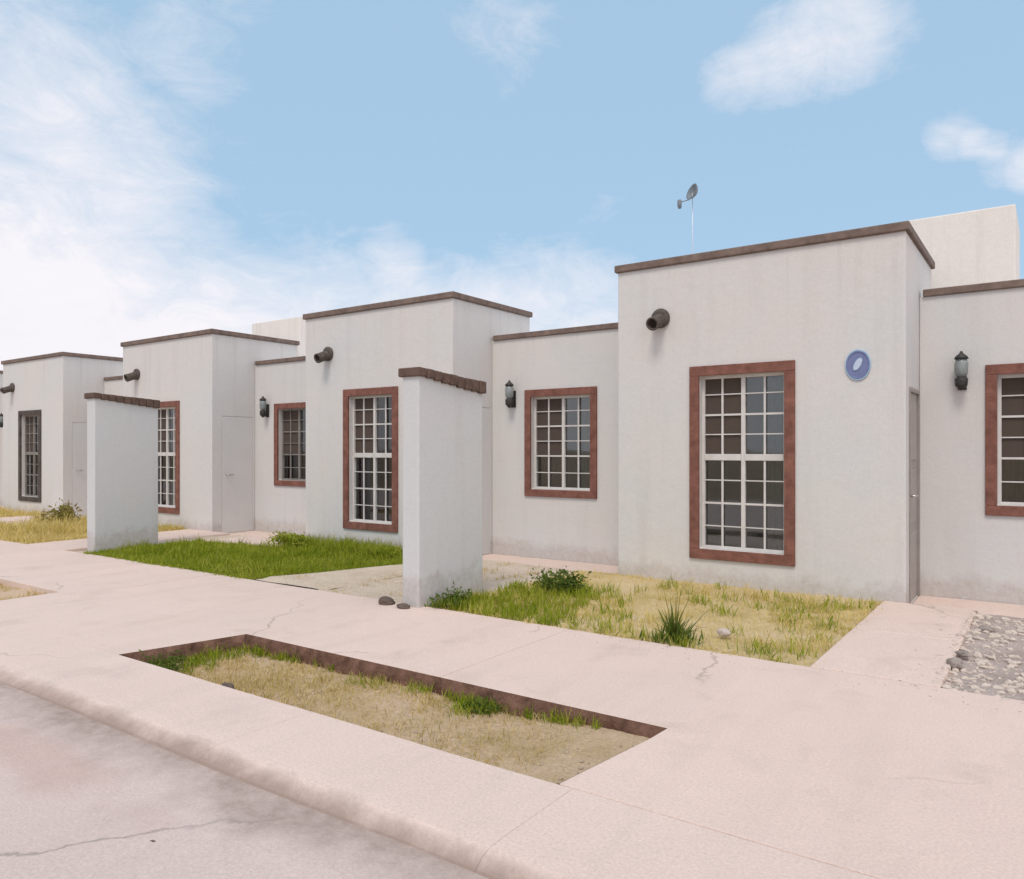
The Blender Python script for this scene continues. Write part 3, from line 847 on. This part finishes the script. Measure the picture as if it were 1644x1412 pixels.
# bright lawn
ld = lambda x, y: float((x < -7.32 + .40 * (y - 5.34) + .05 * mnoise.noise(Vector((y * 2.5, 1, 1)))) and (y < 7.16 or x > -9.5))
lp = patch(4.1)
P1 = scatter(-11.15, -6.22, 5.33, 8.03, 46000, ld)
P2 = tufts(-11.15, -6.22, 5.36, 8.03, 900, 26, .045, lambda x, y: ld(x, y) * lp(x, y))
P5 = tufts(-11.15, -7.35, 5.30, 5.42, 160, 14, .03)
P6 = tufts(-9.6, -6.3, 7.4, 8.0, 200, 26, .05, ld)
mesh_from('lawn_grass', [blades(P1, .04, .10, .007, .5, zlawn), blades(P2, .09, .19, .008, .45, zlawn), blades(P5, .03, .09, .007, .8, zlawn), blades(P6, .14, .26, .009, .4, zlawn)], M['green'],
          'bright green lawn between the left garden wall and the path')

# dry yard of the nearest house: straw everywhere, green towards the garden wall
x0, x1, y0, y1 = -4.73, -1.35, 5.37, 8.05
P1 = tufts(x0, x1, y0, y1, 900, 16, .06, patch(7.7, 1.7, -.05, .35))
P2 = tufts(x0, x1, y0, y1, 200, 22, .04, patch(1.7, 1.8, .05, .4))
P4 = scatter(x0, x1, y0, y1, 6500)
P5 = tufts(x0, x1, 5.31, 5.42, 120, 12, .03, patch(3.3, 2, -.3, .3))
P6 = tufts(-1.42, -1.28, y0, y1, 70, 12, .03, patch(2.3, 2, -.3, .3))
mesh_from('dry_grass', [blades(P1, .03, .09, .006, .8, zyard), blades(P2, .08, .16, .006, .55, zyard), blades(P4, .03, .09, .005, 1.35, zyard, None, .1), blades(P5, .03, .09, .006, .9, zyard), blades(P6, .03, .08, .006, .9, zyard)], M['dry'],
          'dry straw-yellow grass in front of the nearest house')
gp = patch(15.5, 1.8, 0., .4)
gd = lambda x, y: math.exp(-((x + 4.35) / .75) ** 2 - ((y - 5.75) / .65) ** 2) + .9 * math.exp(-((x + 4.2) / .5) ** 2 - ((y - 6.75) / .35) ** 2) \
    + .35 * math.exp(-((y - 5.45) / .12) ** 2) * (x < -2.2) + .2 * math.exp(-((x + 1.9) / .5) ** 2 - ((y - 7.6) / .3) ** 2) + .09 * gp(x, y)
P3 = tufts(x0, x1, y0, y1, 1500, 20, .05, gd)
mesh_from('green_grass', [blades(P3, .06, .17, .008, .45, zyard)], M['green'],
          'green grass growing at the right foot of the tiled garden wall')

# foreground strip
x0, x1, y0, y1 = -5.24, -1.72, 2.86, 3.69
sd = lambda x, y: min(1, max(0, (-2.05 - x) / 1.0)) * patch(3.3, 1.9, -.35, .3)(x, y)
P1 = tufts(x0, x1, y0, y1, 900, 16, .04, sd)
P2 = tufts(x0, x1, y0, y1, 170, 26, .03, lambda x, y: sd(x, y) * patch(9.3, 2.4, 0, .3)(x, y))
P4 = scatter(x0, x1, y0, y1, 7000, lambda x, y: min(.8, max(.08, (-1.9 - x) / .9)))
mesh_from('dry_grass', [blades(P1, .02, .055, .0045, .75, zstrip), blades(P2, .05, .10, .005, .55, zstrip), blades(P4, .03, .08, .0035, 1.3, zstrip, None, .1)],
          M['olive'], 'short olive and straw grass in the foreground planting strip')
gd2 = lambda x, y: math.exp(-((x + 5.15) / .2) ** 2) * 1.0 + .9 * math.exp(-((x + 2.85) / .22) ** 2 - ((y - 3.6) / .1) ** 2) + .4 * math.exp(-((x + 3.6) / .2) ** 2 - ((y - 3.62) / .08) ** 2)
P3 = tufts(x0, x1, y0, y1, 800, 20, .03, gd2)
P7 = tufts(x0, x1, 3.66, 3.71, 130, 12, .015, patch(21.3, 2.2, -.1, .3))
mesh_from('green_grass', [blades(P3, .05, .13, .006, .45, zstrip), blades(P7, .05, .12, .005, .5, zstrip)], M['green'], 'green grass tufts at the left tip and far edge of the foreground strip')

# strip at the left edge
P1 = tufts(-13.5, -8.34, 2.86, 3.75, 800, 16, .05, patch(6.2, 1.4, -.4, .3))
mesh_from('dry_grass', [blades(P1, .04, .10, .007, .6, zstrip2)], M['olive'], 'brownish grass in the planting strip at the left edge')

# far yards
P1 = tufts(-16.9, -12.98, 5.37, 8.05, 900, 20, .07, patch(2.2, 1.2, -.6, .2))
P1b = tufts(-16.9, -12.98, 5.6, 8.05, 120, 24, .06, patch(12.2, 1.2, 0, .3))
mesh_from('dry_grass', [blades(P1, .06, .16, .011, .5, zyard), blades(P1b, .2, .38, .011, .35, zyard)], M['dry'], 'yellow-green grass behind the left garden wall')
P1 = tufts(-22.45, -18.52, 5.37, 8.05, 600, 18, .07, patch(8.2, 1.2, -.6, .2))
mesh_from('dry_grass', [blades(P1, .08, .2, .014, .45, zyard)], M['dry'], 'yellow grass at the far left edge')
# sparse weeds in the stony dirt
P1 = tufts(-7.1, -5.0, 5.36, 8.0, 260, 16, .05, lambda x, y: float(x > -7.2 + .40 * (y - 5.34)) * patch(5.2, 2.2, -.1, .35)(x, y))
mesh_from('dry_grass', [blades(P1, .03, .09, .006, .6, zgrav)], M['olive'], 'sparse weeds in the stony dirt left of the tiled garden wall')

# ------------------------------------------------------------------ single weeds and bushes
def spiky_weed(loc, n, h, label):
    root = empty('weed_plant', loc)
    pts = nr.normal(0, .03, (n, 2))
    o = mesh_from('leaves', [blades(pts, h * .55, h * 1.1, .016, .35, lambda x, y: 0., None, .7),
                             blades(nr.normal(0, .09, (n * 2, 2)), h * .2, h * .45, .012, .6, lambda x, y: 0.)], M['leaf'], '', None, None)
    for k in ('label', 'kind', 'category', 'group'):
        if k in o: del o[k]
    o.parent = root
    bm = bmesh.new()
    for k in range(5):
        a = rng.uniform(0, 6.28); q = rng.uniform(.02, .1)
        tube(bm, [(0, 0, -.01), (q * .5 * math.cos(a), q * .5 * math.sin(a), h * .5), (q * 1.3 * math.cos(a), q * 1.3 * math.sin(a), h * rng.uniform(.9, 1.15))], [.006, .004, .002], 6)
    obj('stem', bm, M['leafdry'], root)
    return tag(root, label, 'plant')
spiky_weed((-2.36, 5.50, -.02), 90, .36, 'tall spiky green weed at the front edge of the dry yard')

def bush(loc, rx, ry, rz, n, leaf, mat, label):
    root = empty('bush', loc)
    bm = bmesh.new(); V, q, tn = [], [], []
    ends = []
    for k in range(9):
        a = rng.uniform(0, 6.28); e = rng.uniform(.3, 1.0)
        p = Vector((rx * e * math.cos(a) * .8, ry * e * math.sin(a) * .8, rz * rng.uniform(.5, 1.0) * (1.1 - .5 * e)))
        tube(bm, [(0, 0, -.02), p * .5 + Vector((0, 0, rz * .1)), p], [.009, .006, .003], 6)
        ends.append(p)
    obj('stem', bm, M['leafdry'], root)
    for i in range(n):
        e = rng.choice(ends)
        c = e * rng.uniform(.45, 1.05) + Vector((rng.gauss(0, rx * .24), rng.gauss(0, ry * .24), rng.gauss(0, rz * .16)))
        c.z = max(c.z, .01)
        L = leaf * rng.uniform(.6, 1.3); w = L * rng.uniform(.3, .5)
        d = Vector((rng.gauss(0, 1), rng.gauss(0, 1), rng.gauss(.3, .7))).normalized()
        s = d.cross(Vector((rng.gauss(0, 1), rng.gauss(0, 1), rng.gauss(0, 1)))).normalized()
        nn = d.cross(s) * L * .12
        b0 = len(V)
        V += [c, c + d * L * .45 + s * w * .5 + nn, c + d * L, c + d * L * .45 - s * w * .5 + nn]
        q.append((b0, b0 + 1, b0 + 2, b0 + 3)); tn += [rng.random()] * 4
    me = bpy.data.meshes.new('foliage'); me.from_pydata([tuple(v) for v in V], [], q)
    at = me.attributes.new('tone', 'FLOAT', 'POINT'); at.data.foreach_set('value', tn)
    me.materials.append(mat)
    o = bpy.data.objects.new('foliage', me); C.objects.link(o); o.parent = root
    return tag(root, label, 'bush')
bush((-4.15, 6.75, -.02), .30, .25, .25, 900, .05, M['leaf'], 'low dark green bush in the dry yard right of the tiled garden wall')
bush((-9.15, 7.35, .02), .40, .24, .20, 900, .055, M['green'], 'low green bush on the back of the bright lawn')
bush((-7.3, 7.55, .0), .3, .2, .14, 520, .05, M['green'], 'small rounded bush at the right end of the bright lawn')
bush((-5.14, 3.06, -.13), .24, .17, .15, 420, .035, M['leaf'], 'low green plant filling the left tip of the foreground strip')
bush((-2.78, 3.60, -.12), .16, .08, .10, 300, .032, M['leaf'], 'small green plant against the dark far edge of the foreground strip')
bush((-16.0, 7.2, -.02), .38, .35, .42, 600, .09, M['leafdry'], 'straw-coloured bush in the dry grass left of the left garden wall')
bush((-4.58, 5.52, -.02), .15, .26, .17, 520, .045, M['leaf'], 'dark leafy weed hugging the foot of the tiled garden wall')

# ------------------------------------------------------------------ sky and sun
w = bpy.data.worlds.new('World'); S.world = w; w.use_nodes = True
nt = w.node_tree; h = N(nt)
bg = nt.nodes['Background']
SUN_EL, SUN_AZ = 57.0, 163.0       # azimuth from +Y towards +X: behind the camera, a little to the right
sky = h.n('ShaderNodeTexSky', sky_type='NISHITA')
sky.sun_disc = False; sky.sun_elevation = R(SUN_EL); sky.sun_rotation = R(SUN_AZ)
sky.air_density = 1.0; sky.dust_density = 1.2; sky.ozone_density = 1.5
tc = h.n('ShaderNodeTexCoord').outputs['Generated']
sx = h.n('ShaderNodeSeparateXYZ'); h.l(tc, sx.inputs[0])
def blob(d, inner, outer):
    v = h.n('ShaderNodeVectorMath', operation='DOT_PRODUCT')
    h.l(tc, v.inputs[0]); v.inputs[1].default_value = Vector(d).normalized()
    return h.maprange(v.outputs['Value'], math.cos(R(outer)), math.cos(R(inner)))
n1 = h.noise(tc, 3.6, 12, .66, 1.1, (1, 1, 2.2))
n2 = h.noise(tc, 12.0, 12, .72, .9, (1, 1, 2.0))
nn = h.math('ADD', h.math('MULTIPLY', n1, .55), h.math('MULTIPLY', n2, .45))
cov = None
for d, a, b, s in (((-.165, .872, .458), .3, 4.6, .25), ((-.215, .868, .443), .3, 4.8, .25), ((-.27, .862, .425), .2, 4.0, .22),
                   ((-.31, .855, .42), .2, 2.6, .20), ((-.087, .939, .334), .2, 2.0, .30), ((-.06, .945, .322), .1, 1.4, .22), ((-.034, .953, .299), .2, 2.2, .28), ((-.005, .957, .29), .2, 2.2, .28),
                   ((-.92, .35, .20), 3, 15, .19), ((-.825, .452, .339), 1, 8, .13), ((-.844, .341, .413), 1, 6, .19),
                   ((-.746, .484, .458), 1, 5, .15), ((-.752, .634, .15), 2, 10, .26), ((-.528, .829, .165), 2, 8, .30), ((-.64, .74, .19), 1, 5, .18),
                   ((-.674, .696, .247), .4, 2.6, .20), ((-.505, .713, .485), 1, 5, .15), ((-.456, .837, .303), .3, 2.2, .13), ((-.95, .3, .08), 6, 22, .34)):
    k = h.math('MULTIPLY', blob(d, a, b), s)
    cov = k if cov is None else h.math('ADD', cov, k)
# unseen cloud added behind and right of the camera as fill for the walls
fill_cloud = h.math('MAXIMUM', h.maprange(sx.outputs['Y'], .25, -.35, 0., .34), h.maprange(sx.outputs['X'], .08, .42, 0., .5))
cov = h.math('ADD', cov, fill_cloud)
low = h.maprange(sx.outputs['Z'], .10, .26, .36, .0)
low = h.math('MULTIPLY', low, h.maprange(sx.outputs['X'], -.15, -.5, .35, 1.))
cov = h.math('ADD', cov, low)
dens = h.maprange(h.math('ADD', nn, cov),   .60, 1.12)
dens = h.math('MULTIPLY', dens, .95)
tint = h.mix(.78, sky.outputs[0], (3.8, 5.6, 7.35))       # thin veil of high haze
cl = h.mix(n2, (7.5, 7.3, 7.7), (8.6, 8.25, 8.5))
fill_gain = h.maprange(sx.outputs['X'], .12, .55, 1.0, 1.5)      # out-of-view cloud to the right brightened as added fill for side walls
vs_ = h.n('ShaderNodeVectorMath', operation='SCALE'); h.l(cl, vs_.inputs[0]); h.l(fill_gain, vs_.inputs['Scale']); cl = vs_.outputs[0]
col = h.mix(dens, tint, cl)
h.l(col, bg.inputs['Color'])
bg.inputs['Strength'].default_value = .10

sun = bpy.data.lights.new('sun', 'SUN'); sun.energy = 1.55; sun.angle = R(20); sun.color = (1, .90, .79)
so = bpy.data.objects.new('sun', sun); C.objects.link(so)
sd_ = Vector((math.sin(R(SUN_AZ)) * math.cos(R(SUN_EL)), math.cos(R(SUN_AZ)) * math.cos(R(SUN_EL)), math.sin(R(SUN_EL))))
so.rotation_euler = sd_.to_track_quat('Z', 'Y').to_euler()
so.location = sd_ * 50

S.view_settings.view_transform = 'Standard'
S.view_settings.look = 'None'
S.view_settings.exposure = 0.26
S.view_settings.gamma = 1
S.view_settings.use_curve_mapping = False
S.cycles.max_bounces = 6
S.cycles.transparent_max_bounces = 8
